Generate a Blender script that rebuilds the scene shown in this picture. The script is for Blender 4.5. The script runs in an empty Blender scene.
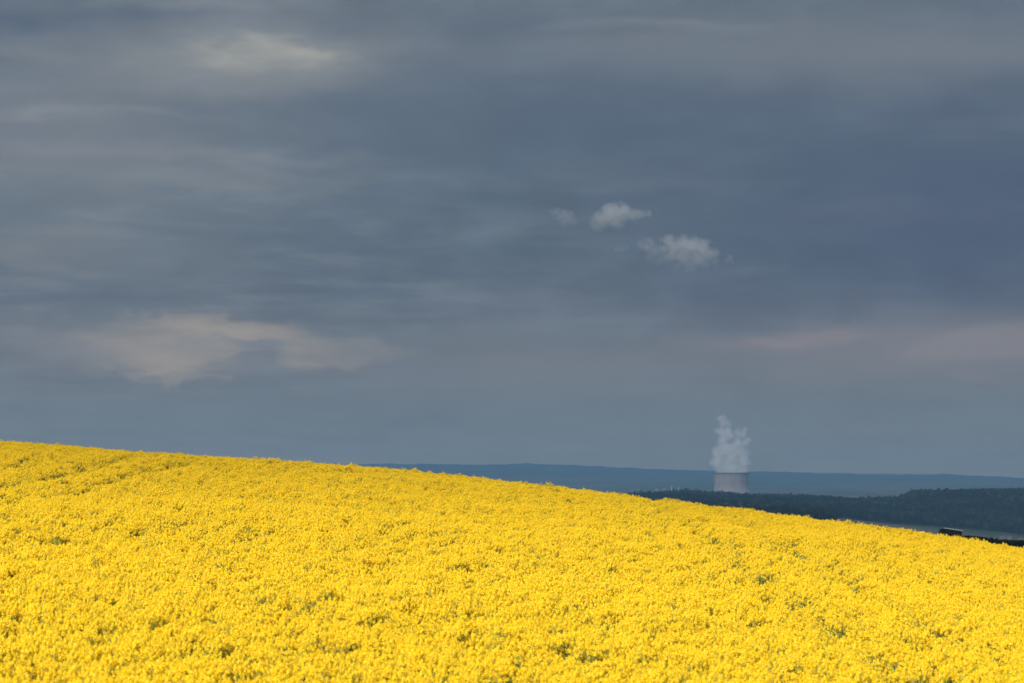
import bpy, bmesh, math, random
import numpy as np
from mathutils import Vector, Matrix, noise as mnoise

random.seed(11)
RNG = np.random.default_rng(20240517)
S = bpy.context.scene
COL = S.collection

# ------------------------------------------------------------------ helpers
FPX = 100.0 / 36.0 * 1024.0          # focal length in pixels of a 1024 px wide frame
HROW = 480.0                          # row of the eye level
EXPO = 1.25


def lin(r, g, b):
    f = lambda c: (c / 255 / 12.92) if c <= 10 else ((c / 255 + 0.055) / 1.055) ** 2.4
    return (f(r), f(g), f(b))


def tag(o, label=None, cat=None, group=None, kind=None):
    if label: o['label'] = label
    if cat: o['category'] = cat
    if group: o['group'] = group
    if kind: o['kind'] = kind
    return o


def empty(name, loc, rotz=0.0):
    o = bpy.data.objects.new(name, None)
    COL.objects.link(o)
    o.location = loc
    o.rotation_euler = (0, 0, rotz)
    o.empty_display_size = 0.5
    return o


def mesh_from(name, verts, faces, mats=(), mat_idx=None, smooth=False):
    me = bpy.data.meshes.new(name)
    me.from_pydata([tuple(v) for v in verts], [], [tuple(f) for f in faces])
    for m in mats: me.materials.append(m)
    if mat_idx is not None:
        me.polygons.foreach_set('material_index', np.asarray(mat_idx, dtype=np.int32))
    if smooth:
        me.polygons.foreach_set('use_smooth', np.ones(len(me.polygons), dtype=bool))
    me.update()
    return me


def link(name, me, parent=None, loc=(0, 0, 0)):
    o = bpy.data.objects.new(name, me)
    COL.objects.link(o)
    o.location = loc
    if parent: o.parent = parent
    return o


class NT:
    """small node-tree writer"""
    def __init__(self, tree):
        self.t = tree; self.n = tree.nodes; self.l = tree.links

    def put(self, sock, v):
        if v is None: return
        if isinstance(v, bpy.types.NodeSocket): self.l.new(v, sock)
        else: sock.default_value = v

    def math(self, op, a, b=None, c=None, clamp=False):
        n = self.n.new('ShaderNodeMath'); n.operation = op; n.use_clamp = clamp
        self.put(n.inputs[0], a)
        if b is not None: self.put(n.inputs[1], b)
        if c is not None: self.put(n.inputs[2], c)
        return n.outputs[0]

    def vec(self, op, a, b=None):
        n = self.n.new('ShaderNodeVectorMath'); n.operation = op
        self.put(n.inputs[0], a)
        if b is not None: self.put(n.inputs[1], b)
        return n.outputs['Value'] if op in ('LENGTH', 'DISTANCE', 'DOT_PRODUCT') else n.outputs['Vector']

    def scale(self, a, s):
        n = self.n.new('ShaderNodeVectorMath'); n.operation = 'SCALE'
        self.put(n.inputs[0], a); self.put(n.inputs['Scale'], s)
        return n.outputs['Vector']

    def comb(self, x, y, z):
        n = self.n.new('ShaderNodeCombineXYZ')
        self.put(n.inputs[0], x); self.put(n.inputs[1], y); self.put(n.inputs[2], z)
        return n.outputs[0]

    def sep(self, v):
        n = self.n.new('ShaderNodeSeparateXYZ'); self.put(n.inputs[0], v)
        return n.outputs

    def noise(self, v, scale, detail=4.0, rough=0.55, dist=0.0, out='Fac'):
        n = self.n.new('ShaderNodeTexNoise')
        self.put(n.inputs['Vector'], v)
        n.inputs['Scale'].default_value = scale
        n.inputs['Detail'].default_value = detail
        n.inputs['Roughness'].default_value = rough
        n.inputs['Distortion'].default_value = dist
        return n.outputs[out if out == 'Fac' else 'Color']

    def ramp(self, fac, stops, interp='LINEAR'):
        n = self.n.new('ShaderNodeValToRGB'); self.put(n.inputs[0], fac)
        r = n.color_ramp; r.interpolation = interp
        while len(r.elements) < len(stops): r.elements.new(0.5)
        for e, (p, c) in zip(r.elements, stops):
            e.position = p
            e.color = (c[0], c[1], c[2], 1) if not isinstance(c, (int, float)) else (c, c, c, 1)
        return n.outputs[0]

    def mix(self, f, a, b, mode='MIX'):
        n = self.n.new('ShaderNodeMix'); n.data_type = 'RGBA'; n.blend_type = mode
        self.put(n.inputs[0], f)
        for s, v in ((n.inputs[6], a), (n.inputs[7], b)):
            if isinstance(v, tuple): v = (v[0], v[1], v[2], 1)
            self.put(s, v)
        return n.outputs[2]

    def smooth(self, v, a, b, lo=0.0, hi=1.0):
        n = self.n.new('ShaderNodeMapRange'); n.interpolation_type = 'SMOOTHSTEP'
        self.put(n.inputs[0], v)
        n.inputs[1].default_value = a; n.inputs[2].default_value = b
        n.inputs[3].default_value = lo; n.inputs[4].default_value = hi
        return n.outputs[0]

    def attr(self, name):
        n = self.n.new('ShaderNodeAttribute'); n.attribute_name = name
        return n


def new_mat(name):
    m = bpy.data.materials.new(name); m.use_nodes = True
    m.node_tree.nodes.clear()
    return m, NT(m.node_tree)


def finish(m, k, surf=None, vol=None):
    o = k.n.new('ShaderNodeOutputMaterial')
    if surf is not None: k.l.new(surf, o.inputs['Surface'])
    if vol is not None: k.l.new(vol, o.inputs['Volume'])
    return m


def principled(k, color, rough=0.8, spec=0.2, metal=0.0, normal=None):
    b = k.n.new('ShaderNodeBsdfPrincipled')
    if isinstance(color, tuple): color = (color[0], color[1], color[2], 1)
    k.put(b.inputs['Base Color'], color)
    k.put(b.inputs['Roughness'], rough)
    b.inputs['Specular IOR Level'].default_value = spec
    b.inputs['Metallic'].default_value = metal
    if normal is not None: k.l.new(normal, b.inputs['Normal'])
    return b.outputs[0]


def leafy(name, colour_fn, trans=0.35):
    """diffuse + translucent sheet material for petals and leaves"""
    m, k = new_mat(name)
    c = colour_fn(k)
    d = k.n.new('ShaderNodeBsdfDiffuse'); k.put(d.inputs[0], c)
    t = k.n.new('ShaderNodeBsdfTranslucent'); k.put(t.inputs[0], c)
    x = k.n.new('ShaderNodeMixShader'); x.inputs[0].default_value = trans
    k.l.new(d.outputs[0], x.inputs[1]); k.l.new(t.outputs[0], x.inputs[2])
    return finish(m, k, x.outputs[0])


# ------------------------------------------------------------------ terrain
def vnoise(x, y, scale, seed=0):
    """cheap smooth value noise on arrays, -1..1"""
    x = np.asarray(x, float) / scale + seed * 17.13
    y = np.asarray(y, float) / scale + seed * 9.71
    xi = np.floor(x); yi = np.floor(y)
    fx = x - xi; fy = y - yi
    fx = fx * fx * (3 - 2 * fx); fy = fy * fy * (3 - 2 * fy)
    def h(a, b):
        s = np.sin(a * 127.1 + b * 311.7 + seed * 74.7) * 43758.5453
        return (s - np.floor(s)) * 2 - 1
    return ((h(xi, yi) * (1 - fx) + h(xi + 1, yi) * fx) * (1 - fy) +
            (h(xi, yi + 1) * (1 - fx) + h(xi + 1, yi + 1) * fx) * fy)


def sstep(a, b, v):
    t = np.clip((np.asarray(v, float) - a) / (b - a), 0, 1)
    return t * t * (3 - 2 * t)


CROP = 1.22          # height of the flowering crop
SKY_PX = np.array([-400, 0, 60, 100, 130, 200, 300, 400, 500, 600, 700, 800, 900, 960, 1024, 1500], float)
SKY_ROW = np.array([418, 441, 445, 449.5, 450.5, 455.5, 462, 469.3, 480.3, 491.3, 504, 516.5, 530, 538.5, 549, 620], float)
KR = 6.0e-4          # rounding of the crest
ZC_X = np.linspace(-80, 80, 161)
ZC_Z = np.interp(ZC_X / 140 * FPX + 512, SKY_PX, HROW - SKY_ROW) / FPX * 140


def crop_top(x, y):
    """height of the top of the crop in the near field"""
    zn = -3.0 - 0.03 * np.clip(x, -40, 40)
    zc = np.interp(x, ZC_X, ZC_Z)
    t = (np.clip(y, -30, 240) - 42) / 98
    u = np.clip(y - 108, 0, 110)
    und = 0.10 * vnoise(x, y, 13, 1) + 0.16 * vnoise(x, y, 31, 2) + 0.05 * vnoise(x, y, 6, 3)
    return zn + (zc - zn) * t - KR * u * u + und


# fit the crest so that its outline stands where the real one does
for _ in range(14):
    pxs = np.linspace(-380, 1400, 180)
    ys = np.linspace(60, 210, 301)
    PX, YY = np.meshgrid(pxs, ys)
    XX = (PX - 512) / FPX * YY
    sl = crop_top(XX, YY) / YY
    j = sl.argmax(0)
    row = HROW - sl.max(0) * FPX
    err = row - np.interp(pxs, SKY_PX, SKY_ROW)      # + : outline too low
    xw = (pxs - 512) / FPX * ys[j]
    e = np.interp(ZC_X, xw, np.convolve(np.pad(err, 3, 'edge'), np.ones(7) / 7, 'valid'))
    ZC_Z = ZC_Z + 0.8 * e / FPX * 140

D_K = np.array([250, 400, 700, 1500, 3000, 4200, 4800, 5400, 6000, 7000, 8200, 9300, 10500, 12500, 15500, 18000, 20500, 26000, 60000], float)
CR_PX = [300, 560, 620, 640, 660, 690, 712, 750, 780, 800, 830, 860, 885, 898, 905, 912, 930, 960, 990, 1024, 1150, 1500]
CR_ROW = [506, 499, 495.5, 493, 492.2, 491.7, 493.7, 495.2, 495, 496.7, 498.5, 499.5, 499.8, 499, 495.5, 492.2, 490, 488, 487, 488, 490.5, 498]
FR_PX = [-800, 100, 300, 390, 450, 520, 580, 640, 700, 760, 830, 950, 1024, 1200, 2000]
FR_ROW = [470, 466, 464, 464, 464, 464.3, 466, 469, 471, 471.5, 473, 475, 478, 482, 484]


def valley(px, D):
    base = np.interp(px, [400, 560, 640, 700, 760, 838, 930, 1024, 1200], [514, 512, 511, 511, 513, 518, 529.5, 540.5, 556])
    cr = np.interp(px, CR_PX, CR_ROW); fr = np.interp(px, FR_PX, FR_ROW)
    zr = lambda row, d: (HROW - row) / FPX * d
    right = np.clip((px - 500) / 500, 0, 1)
    z42 = zr(base, 4200); z30 = zr(base + 8, 3000); z54 = zr(cr, 5400) - 13.0
    z180 = zr(fr, 18000)
    knots = [-7 - 2.5 * right, -9 - 2.6 * right, -12 - 3.2 * right, 0.45 * z30 - 4, z30, z42,
             z42 + (z54 - z42) * 0.62, z54, -45 + 0 * px, -120 + 0 * px, -143 + 0 * px, -92 + 0 * px, -40 + 0 * px,
             -28 + 0 * px, z180 * 0.55 - 5, z180, z180 - 30, z180 * 0.3 - 40, -60 + 0 * px]
    K = np.stack([np.broadcast_to(k, np.shape(px)) for k in knots], 0)
    i = np.clip(np.searchsorted(D_K, D) - 1, 0, len(D_K) - 2)
    t = np.clip((D - D_K[i]) / (D_K[i + 1] - D_K[i]), 0, 1)
    t = 0.55 * t + 0.45 * t * t * (3 - 2 * t)
    a = np.take_along_axis(K, i[None], 0)[0]; b = np.take_along_axis(K, (i + 1)[None], 0)[0]
    return a + (b - a) * t


def ground(x, y):
    x = np.asarray(x, float); y = np.asarray(y, float)
    D = np.hypot(x, y); az = np.arctan2(x, y)
    px = 512 + FPX * np.tan(np.clip(az, -1.2, 1.2))
    px = np.clip(px, -3000, 4000)
    zv = valley(np.clip(px, -800, 1500), np.maximum(D, 251.0))
    zv = zv + sstep(1200, 4000, D) * (2.0 * vnoise(x, y, 260, 4)) * (1 - sstep(7000, 9000, D))
    hill = sstep(4100, 4500, D) * (1 - sstep(5200, 5900, D))
    zv = zv + hill * (4.0 * vnoise(x, y, 150, 41) + 2.0 * vnoise(x, y, 60, 42))
    zv = zv + sstep(12500, 17000, D) * (6 * vnoise(x, y, 420, 5) + 5 * vnoise(x, y, 90, 6) + 3 * vnoise(x, y, 45, 7))
    zf = crop_top(np.clip(x, -70, 70), y) - CROP
    w = sstep(170, 300, D)
    z = zf * (1 - w) + zv * w
    bank = sstep(27, 4, y) if True else 0
    bank = 1 - sstep(4, 27, y)
    return z * (1 - bank) + (-1.72 + 0.05 * vnoise(x, y, 3, 8)) * bank * (1 - sstep(150, 900, D)) + (-6.0) * bank * sstep(150, 900, D)


def at(px, D, dz=0.0):
    """point on the ground in the direction of photo column px, D metres ahead"""
    x = (px - 512) / FPX * D
    return Vector((x, D, float(ground(np.array([x]), np.array([D]))[0]) + dz))


# ------------------------------------------------------------------ ground sheet
def build_ground():
    az_in = np.arctan((np.arange(-360, 1386, 2.2) - 512) / FPX)
    a0, a1 = az_in[0], az_in[-1]
    az_out = np.linspace(a1, a0 + 2 * math.pi, 90)[1:-1]
    az = np.concatenate([az_in, az_out])
    R = np.concatenate([[3, 8, 14, 20, 26], np.arange(30, 200, 2.5), np.geomspace(200, 3000, 42)[0:-1],
                        np.arange(3000, 6200, 70), np.geomspace(6200, 14000, 30)[0:-1],
                        np.arange(14000, 19700, 170)])
    A, RR = np.meshgrid(az, R)
    X = np.sin(A) * RR; Y = np.cos(A) * RR
    Z = ground(X, Y)
    na, nr = len(az), len(R)
    V = np.stack([X, Y, Z], -1).reshape(-1, 3)
    c = np.array([[0, 0, float(ground(np.array([0.0]), np.array([0.0]))[0])]])
    V = np.concatenate([V, c])
    F = []
    for i in range(nr - 1):
        b0 = i * na; b1 = (i + 1) * na
        j = np.arange(na); jn = (j + 1) % na
        F.append(np.stack([b0 + j, b0 + jn, b1 + jn, b1 + j], -1))
    F = np.concatenate(F).tolist()
    ci = len(V) - 1
    F += [(ci, (j + 1) % na, j) for j in range(na)]
    me = bpy.data.meshes.new('ground')
    me.from_pydata(V.tolist(), [], F)
    D = np.hypot(V[:, 0], V[:, 1])
    px = 512 + FPX * np.tan(np.clip(np.arctan2(V[:, 0], V[:, 1]), -1.2, 1.2))
    crop = sstep(22, 30, V[:, 1]) * (1 - sstep(215, 240, D))
    wood = sstep(4150, 4260, D) * (1 - sstep(5900, 6100, D)) * sstep(480, 520, px)
    zr = sstep(13500, 15000, D + 900 * vnoise(V[:, 0], V[:, 1], 700, 9) + 500 * vnoise(V[:, 0], V[:, 1], 260, 10))
    for nme, val in (('crop', crop), ('wood', np.maximum(wood, zr))):
        a = me.attributes.new(nme, 'FLOAT', 'POINT'); a.data.foreach_set('value', val.astype(np.float32))
    me.polygons.foreach_set('use_smooth', np.ones(len(me.polygons), dtype=bool))
    me.update()
    m, k = new_mat('countryside soil and grass')
    g = k.n.new('ShaderNodeNewGeometry').outputs['Position']
    vo = k.n.new('ShaderNodeTexVoronoi'); vo.feature = 'F1'
    vo.inputs['Scale'].default_value = 1.0
    warp = k.vec('ADD', k.scale(g, 1 / 420.0), k.scale(k.noise(k.scale(g, 1 / 900.0), 1.0, 2, out='Color'), 0.5))
    flat = k.vec('MULTIPLY', warp, (1.0, 0.55, 0.0))
    k.l.new(flat, vo.inputs['Vector'])
    hue = k.sep(vo.outputs['Color'])[0]
    fields = k.ramp(hue, [(0.0, (0.055, 0.080, 0.032)), (0.3, (0.070, 0.098, 0.040)), (0.5, (0.105, 0.10, 0.06)),
                          (0.7, (0.060, 0.085, 0.036)), (0.86, (0.115, 0.11, 0.055)), (1.0, (0.09, 0.085, 0.06))], 'CONSTANT')
    fine = k.noise(k.scale(g, 1 / 35.0), 1.0, 5, 0.6)
    fields = k.mix(0.35, fields, k.ramp(fine, [(0.3, 0.06), (0.7, 0.20)]), 'OVERLAY')
    wd = k.ramp(k.noise(k.scale(g, 1 / 140.0), 1.0, 6, 0.65), [(0.35, (0.026, 0.04, 0.018)), (0.55, (0.04, 0.058, 0.024)), (0.72, (0.075, 0.085, 0.03))])
    col = k.mix(k.attr('wood').outputs['Fac'], fields, wd)
    soil = k.ramp(k.noise(k.scale(g, 1 / 0.6), 1.0, 5, 0.6), [(0.3, (0.05, 0.06, 0.02)), (0.7, (0.10, 0.12, 0.035))])
    col = k.mix(k.attr('crop').outputs['Fac'], col, soil)
    finish(m, k, principled(k, col, 0.95, 0.1))
    me.materials.append(m)
    o = link('ground', me)
    tag(o, 'rolling farmland falling from the field into a wide valley with distant wooded ridges', 'ground', kind='structure')


build_ground()


# ------------------------------------------------------------------ scatter by geometry nodes (for uncountable masses)
def scatter(name, pts, rot, scl, idx, protos, tilt=None):
    me = bpy.data.meshes.new(name)
    me.vertices.add(len(pts))
    me.vertices.foreach_set('co', np.asarray(pts, np.float32).ravel())
    for nme, typ, arr in (('rot', 'FLOAT', rot), ('idx', 'INT', idx)):
        a = me.attributes.new(nme, typ, 'POINT')
        a.data.foreach_set('value', np.asarray(arr, np.float32 if typ == 'FLOAT' else np.int32))
    a = me.attributes.new('scl', 'FLOAT_VECTOR', 'POINT')
    a.data.foreach_set('vector', np.asarray(scl, np.float32).ravel())
    if tilt is None: tilt = np.zeros((len(pts), 2))
    for q, nme in enumerate(('tx', 'ty')):
        a = me.attributes.new(nme, 'FLOAT', 'POINT'); a.data.foreach_set('value', tilt[:, q].astype(np.float32))
    o = link(name, me)
    g = bpy.data.node_groups.new(name + ' growth', 'GeometryNodeTree')
    g.interface.new_socket('Geometry', in_out='INPUT', socket_type='NodeSocketGeometry')
    g.interface.new_socket('Geometry', in_out='OUTPUT', socket_type='NodeSocketGeometry')
    n, l = g.nodes, g.links
    gi = n.new('NodeGroupInput'); go = n.new('NodeGroupOutput')
    join = n.new('GeometryNodeJoinGeometry')
    for p in protos:
        oi = n.new('GeometryNodeObjectInfo'); oi.inputs['Object'].default_value = p
        oi.inputs['As Instance'].default_value = False
        ti = n.new('GeometryNodeGeometryToInstance')
        l.new(oi.outputs['Geometry'], ti.inputs[0]); l.new(ti.outputs[0], join.inputs[0])
    ip = n.new('GeometryNodeInstanceOnPoints')
    l.new(gi.outputs[0], ip.inputs['Points']); l.new(join.outputs[0], ip.inputs['Instance'])
    ip.inputs['Pick Instance'].default_value = True
    def na(nm, t):
        x = n.new('GeometryNodeInputNamedAttribute'); x.data_type = t; x.inputs['Name'].default_value = nm
        return x.outputs['Attribute']
    l.new(na('idx', 'INT'), ip.inputs['Instance Index'])
    cx = n.new('ShaderNodeCombineXYZ')
    l.new(na('tx', 'FLOAT'), cx.inputs[0]); l.new(na('ty', 'FLOAT'), cx.inputs[1]); l.new(na('rot', 'FLOAT'), cx.inputs[2])
    l.new(cx.outputs[0], ip.inputs['Rotation'])
    l.new(na('scl', 'FLOAT_VECTOR'), ip.inputs['Scale'])
    l.new(ip.outputs[0], go.inputs[0])
    md = o.modifiers.new('growth', 'NODES'); md.node_group = g
    return o


# ------------------------------------------------------------------ rapeseed
def petal_colour(k):
    v = k.attr('tone').outputs['Fac']
    c = k.ramp(v, [(0.0, (0.80, 0.53, 0.010)), (0.4, (0.85, 0.60, 0.018)), (0.75, (0.88, 0.645, 0.03)), (1.0, (0.90, 0.69, 0.06))])
    return c

M_PETAL = leafy('rapeseed petals', petal_colour, 0.58)
M_BUD = leafy('rapeseed buds', lambda k: k.mix(k.attr('tone').outputs['Fac'], (0.42, 0.36, 0.02), (0.58, 0.45, 0.02)), 0.2)
M_STEM = leafy('rapeseed stems', lambda k: k.mix(k.attr('tone').outputs['Fac'], (0.13, 0.19, 0.045), (0.25, 0.30, 0.08)), 0.1)
M_LEAF = leafy('rapeseed leaves', lambda k: k.mix(k.attr('tone').outputs['Fac'], (0.055, 0.10, 0.04), (0.10, 0.15, 0.06)), 0.25)


def rape_clump(seed, thin=False):
    r = random.Random(seed)
    V, F, MI, T = [], [], [], []

    def quad(c, u, v, mi, tone):
        b = len(V)
        V.extend([c - u - v, c + u - v, c + u + v, c - u + v])
        F.append((b, b + 1, b + 2, b + 3)); MI.append(mi); T.extend([tone] * 4)

    def strip(a, b_, w, mi, tone):
        d = b_ - a
        s = Vector((r.uniform(-1, 1), r.uniform(-1, 1), 0)).normalized()
        for sd in (s, Vector((-s.y, s.x, 0))):
            b = len(V)
            V.extend([a - sd * w, a + sd * w, b_ + sd * w * 0.7, b_ - sd * w * 0.7])
            F.append((b, b + 1, b + 2, b + 3)); MI.append(mi); T.extend([tone] * 4)

    def raceme(p, ax, size):
        ax = ax.normalized()
        o1 = ax.orthogonal().normalized(); o2 = ax.cross(o1)
        n = r.randint(17, 22)
        tone0 = r.uniform(0.25, 0.85)
        for i in range(n):
            f = (i + 0.5) / n                     # 0 bottom .. 1 top
            ang = i * 2.4 + r.uniform(-.3, .3)
            rad = (0.036 * (1 - f) ** 0.6 + 0.008) * size * r.uniform(.8, 1.25)
            h = (-0.075 + 0.085 * f) * size + r.uniform(-.006, .006)
            out = o1 * math.cos(ang) + o2 * math.sin(ang)
            c = p + ax * h + out * rad
            nn = (out * r.uniform(.5, 1.0) + ax * r.uniform(.3, 1.0) + Vector((r.uniform(-.3, .3), r.uniform(-.3, .3), 0))).normalized()
            u = nn.orthogonal().normalized(); w = nn.cross(u)
            a2 = r.uniform(0, 6.28)
            u, w = u * math.cos(a2) + w * math.sin(a2), w * math.cos(a2) - u * math.sin(a2)
            s = r.uniform(.0095, .0135) * size
            tone = min(1, max(0, tone0 + r.uniform(-.25, .25)))
            if r.random() < 0.55:              # four petals as a bent pair
                quad(c, u * s * 1.25, w * s * .6, 0, tone); quad(c + nn * .001, u * s * .6, w * s * 1.25, 0, min(1, tone + .06))
            else:
                quad(c, u * s, w * s, 0, tone)
        for i in range(4):                       # buds on top
            c = p + ax * (0.012 + .006 * i) * size + (o1 * r.uniform(-1, 1) + o2 * r.uniform(-1, 1)) * .006
            quad(c, o1 * .005 * size, (ax + o2 * r.uniform(-.6, .6)).normalized() * .007 * size, 1, r.random())
        for i in range(3):                       # young pods under the flowers
            out = (o1 * math.cos(i * 2.2) + o2 * math.sin(i * 2.2))
            a = p - ax * (0.09 + .02 * i) * size
            strip(a, a + out * .035 + ax * .02, .0016, 2, r.random())

    for pl in range(3 if thin else 5):
        bx, by = r.uniform(-.22, .22), r.uniform(-.22, .22)
        h = r.uniform(.94, 1.19) * (0.8 if thin else 1.0)
        if r.random() < .10: h *= r.uniform(.76, .86)
        lean = Vector((r.uniform(-.1, .1), r.uniform(-.1, .1), 0))
        root = Vector((bx, by, 0)); top = root + lean + Vector((0, 0, h))
        strip(root, top, .006, 2, r.random())
        raceme(top + Vector((0, 0, .05)), Vector((lean.x, lean.y, 1)), r.uniform(.56, .8))
        nb = r.randint(5, 8) if thin else r.randint(12, 15)
        for q in range(nb):
            f = r.uniform(.45, .85); st = root + (top - root) * f
            ang = q * 2.4 + r.uniform(-.5, .5)
            rr = r.uniform(.04, .19)
            tp = Vector((st.x + math.cos(ang) * rr, st.y + math.sin(ang) * rr, h - r.uniform(-.03, .03) - .13 * r.random() ** 1.6))
            strip(st, tp, .0035, 2, r.random())
            raceme(tp, tp - st, r.uniform(.46, .74))
        for q in range(5):                       # clasping leaves
            z = r.uniform(.15, .85) * h; ang = r.uniform(0, 6.28)
            d = Vector((math.cos(ang), math.sin(ang), r.uniform(-.4, .3))).normalized()
            L = r.uniform(.05, .11) * (1.35 - z / h * .6)
            c = root + lean * (z / h) + Vector((0, 0, z)) + d * L
            quad(c, d * L, Vector((-d.y, d.x, r.uniform(-.4, .4))).normalized() * L * .34, 3, r.random())
    me = mesh_from('rapeseed plant', V, F, (M_PETAL, M_BUD, M_STEM, M_LEAF), MI)
    a = me.attributes.new('tone', 'FLOAT', 'POINT'); a.data.foreach_set('value', np.array(T, np.float32))
    return bpy.data.objects.new('rapeseed plant', me)


def tramline(x, y):
    """0..1 closeness to a wheel track through the crop (two pairs running up the slope)"""
    w = np.zeros_like(x)
    for x0 in (-40.5, -16.5, 7.5, 31.5):
        cx = x0 + 0.004 * (y - 40) + 0.25 * np.sin(y / 23.0 + x0)
        for off in (-1.2, 1.2):
            w = np.maximum(w, np.exp(-((x - cx - off) / 0.34) ** 2))
    return w


def build_crop():
    protos = [rape_clump(100 + i) for i in range(14)] + [rape_clump(300 + i, True) for i in range(4)]
    # rows of clumps on a jittered grid, denser near the camera
    P = []
    for y0, y1, dens in ((27, 70, 8.6), (70, 205, 7.0)):
        half = 0.18 * y1 * 1.42 + 4
        n = int((y1 - y0) * 2 * half * dens)
        xs = RNG.uniform(-half, half, n); ys = RNG.uniform(y0, y1, n)
        keep = np.abs(xs) < 0.18 * ys * 1.42 + 4
        P.append(np.stack([xs[keep], ys[keep]], -1))
    P = np.concatenate(P)
    x, y = P[:, 0], P[:, 1]
    bare = 0.75 * vnoise(x, y, 0.8, 21) + 0.4 * vnoise(x, y, 2.7, 22) + 0.6 * vnoise(x, y, 0.42, 23) + 0.28 * vnoise(x, y * 2.2, 14, 28)
    gap = sstep(0.50, 0.80, bare)                         # patchy thin spots
    tr = tramline(x, y)
    drop = RNG.random(len(x)) < np.clip(0.20 * gap + 0.85 * tr * (vnoise(x, y, 3, 27) * .4 + .75), 0, .85)
    x, y, gap, tr = x[~drop], y[~drop], gap[~drop], tr[~drop]
    n = len(x)
    z = ground(x, y)
    hs = 1.0 + 0.045 * vnoise(x, y, 2.2, 24) + 0.032 * vnoise(x, y, 0.75, 25) + RNG.normal(0, .022, n)
    hs = hs - 0.11 * gap - 0.25 * tr
    tall = RNG.random(n) < 0.13
    hs[tall] += RNG.uniform(.02, .10, tall.sum())
    ws = RNG.uniform(.9, 1.15, n)
    idx = RNG.integers(0, 14, n)
    th = RNG.random(n) < (0.22 * gap + 0.4 * tr)
    idx[th] = 14 + RNG.integers(0, 4, th.sum())
    o = scatter('rapeseed_crop', np.stack([x, y, z], -1), RNG.uniform(0, 6.28, n), np.stack([ws, ws, hs], -1), idx, protos,
                RNG.normal(0, .05, (n, 2)))
    tag(o, 'bright yellow rapeseed crop in full bloom covering the sloping field', 'rapeseed', kind='stuff')
    print('rapeseed clumps', n)


build_crop()

# ------------------------------------------------------------------ woods
def crown_colour(k):
    v = k.attr('tone').outputs['Fac']
    rnd = k.n.new('ShaderNodeObjectInfo').outputs['Random']
    g = k.n.new('ShaderNodeNewGeometry').outputs['Position']
    stand = k.noise(k.scale(g, 1 / 110.0), 1.0, 5, 0.65)
    a = k.math('ADD', k.math('MULTIPLY', rnd, 0.55), k.math('MULTIPLY', v, 0.2))
    a = k.math('ADD', a, k.math('MULTIPLY', k.math('SUBTRACT', stand, 0.5), 1.9))
    return k.ramp(a, [(0.0, (0.010, 0.018, 0.008)), (0.35, (0.020, 0.031, 0.012)), (0.62, (0.042, 0.056, 0.02)), (0.95, (0.12, 0.12, 0.04))])

M_CROWN = leafy('woodland leaves', crown_colour, 0.2)
M_DARKLEAF = leafy('hedge leaves', lambda k: k.mix(k.attr('tone').outputs['Fac'], (0.010, 0.016, 0.006), (0.028, 0.04, 0.014)), 0.12)
_m, _k = new_mat('bark'); _g = _k.n.new('ShaderNodeNewGeometry').outputs['Position']
M_BARK = finish(_m, _k, principled(_k, _k.ramp(_k.noise(_k.scale(_g, 3.0), 1, 4), [(.3, (.035, .028, .02)), (.7, (.09, .07, .05))]), .95))


def leaf_cloud(r, blobs, n, size, V, F, T):
    """n leaf-sized facets spread through a set of overlapping ellipsoids"""
    for _ in range(n):
        c, rad = r.choice(blobs)
        d = Vector((r.gauss(0, 1), r.gauss(0, 1), r.gauss(0, 1))).normalized()
        q = r.uniform(.55, 1.0) ** .5
        p = Vector((c[0] + d.x * rad[0] * q, c[1] + d.y * rad[1] * q, c[2] + d.z * rad[2] * q))
        nn = (d + Vector((r.uniform(-.7, .7), r.uniform(-.7, .7), r.uniform(-.4, .8)))).normalized()
        u = nn.orthogonal().normalized(); w = nn.cross(u)
        a = r.uniform(0, 6.28)
        u, w = u * math.cos(a) + w * math.sin(a), w * math.cos(a) - u * math.sin(a)
        s = size * r.uniform(.6, 1.3)
        b = len(V); t = r.random()
        V.extend([p - u * s, p + w * s * .7, p + u * s, p - w * s * .7])
        F.append((b, b + 1, b + 2, b + 3)); T.extend([t] * 4)


def trunk_geo(r, h, rad, limbs, V, F):
    def tube(a, b_, r0, r1, n=6):
        ax = (b_ - a).normalized(); u = ax.orthogonal().normalized(); w = ax.cross(u)
        s = len(V)
        for c, rr in ((a, r0), (b_, r1)):
            for i in range(n):
                t = 2 * math.pi * i / n
                V.append(c + (u * math.cos(t) + w * math.sin(t)) * rr)
        for i in range(n):
            j = (i + 1) % n
            F.append((s + i, s + j, s + n + j, s + n + i))
    top = Vector((r.uniform(-.2, .2), r.uniform(-.2, .2), h))
    tube(Vector((0, 0, -.5)), top, rad, rad * .45)
    for i in range(limbs):
        a = 2.4 * i; f = r.uniform(.5, .95)
        s = top * f
        tube(s, s + Vector((math.cos(a) * h * .35, math.sin(a) * h * .35, h * .35)), rad * .4, rad * .12, 5)


def crown_blobs(r, h, w, n):
    out = []
    for i in range(n):
        a = 2.4 * i; q = (i / n) ** .6 * .62
        z = h * r.uniform(.42, .82)
        out.append(((math.cos(a) * w * q, math.sin(a) * w * q, z), (w * r.uniform(.34, .55), w * r.uniform(.34, .55), h * r.uniform(.16, .26))))
    out.append(((0, 0, h * .8), (w * .45, w * .45, h * .2)))
    return out


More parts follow.
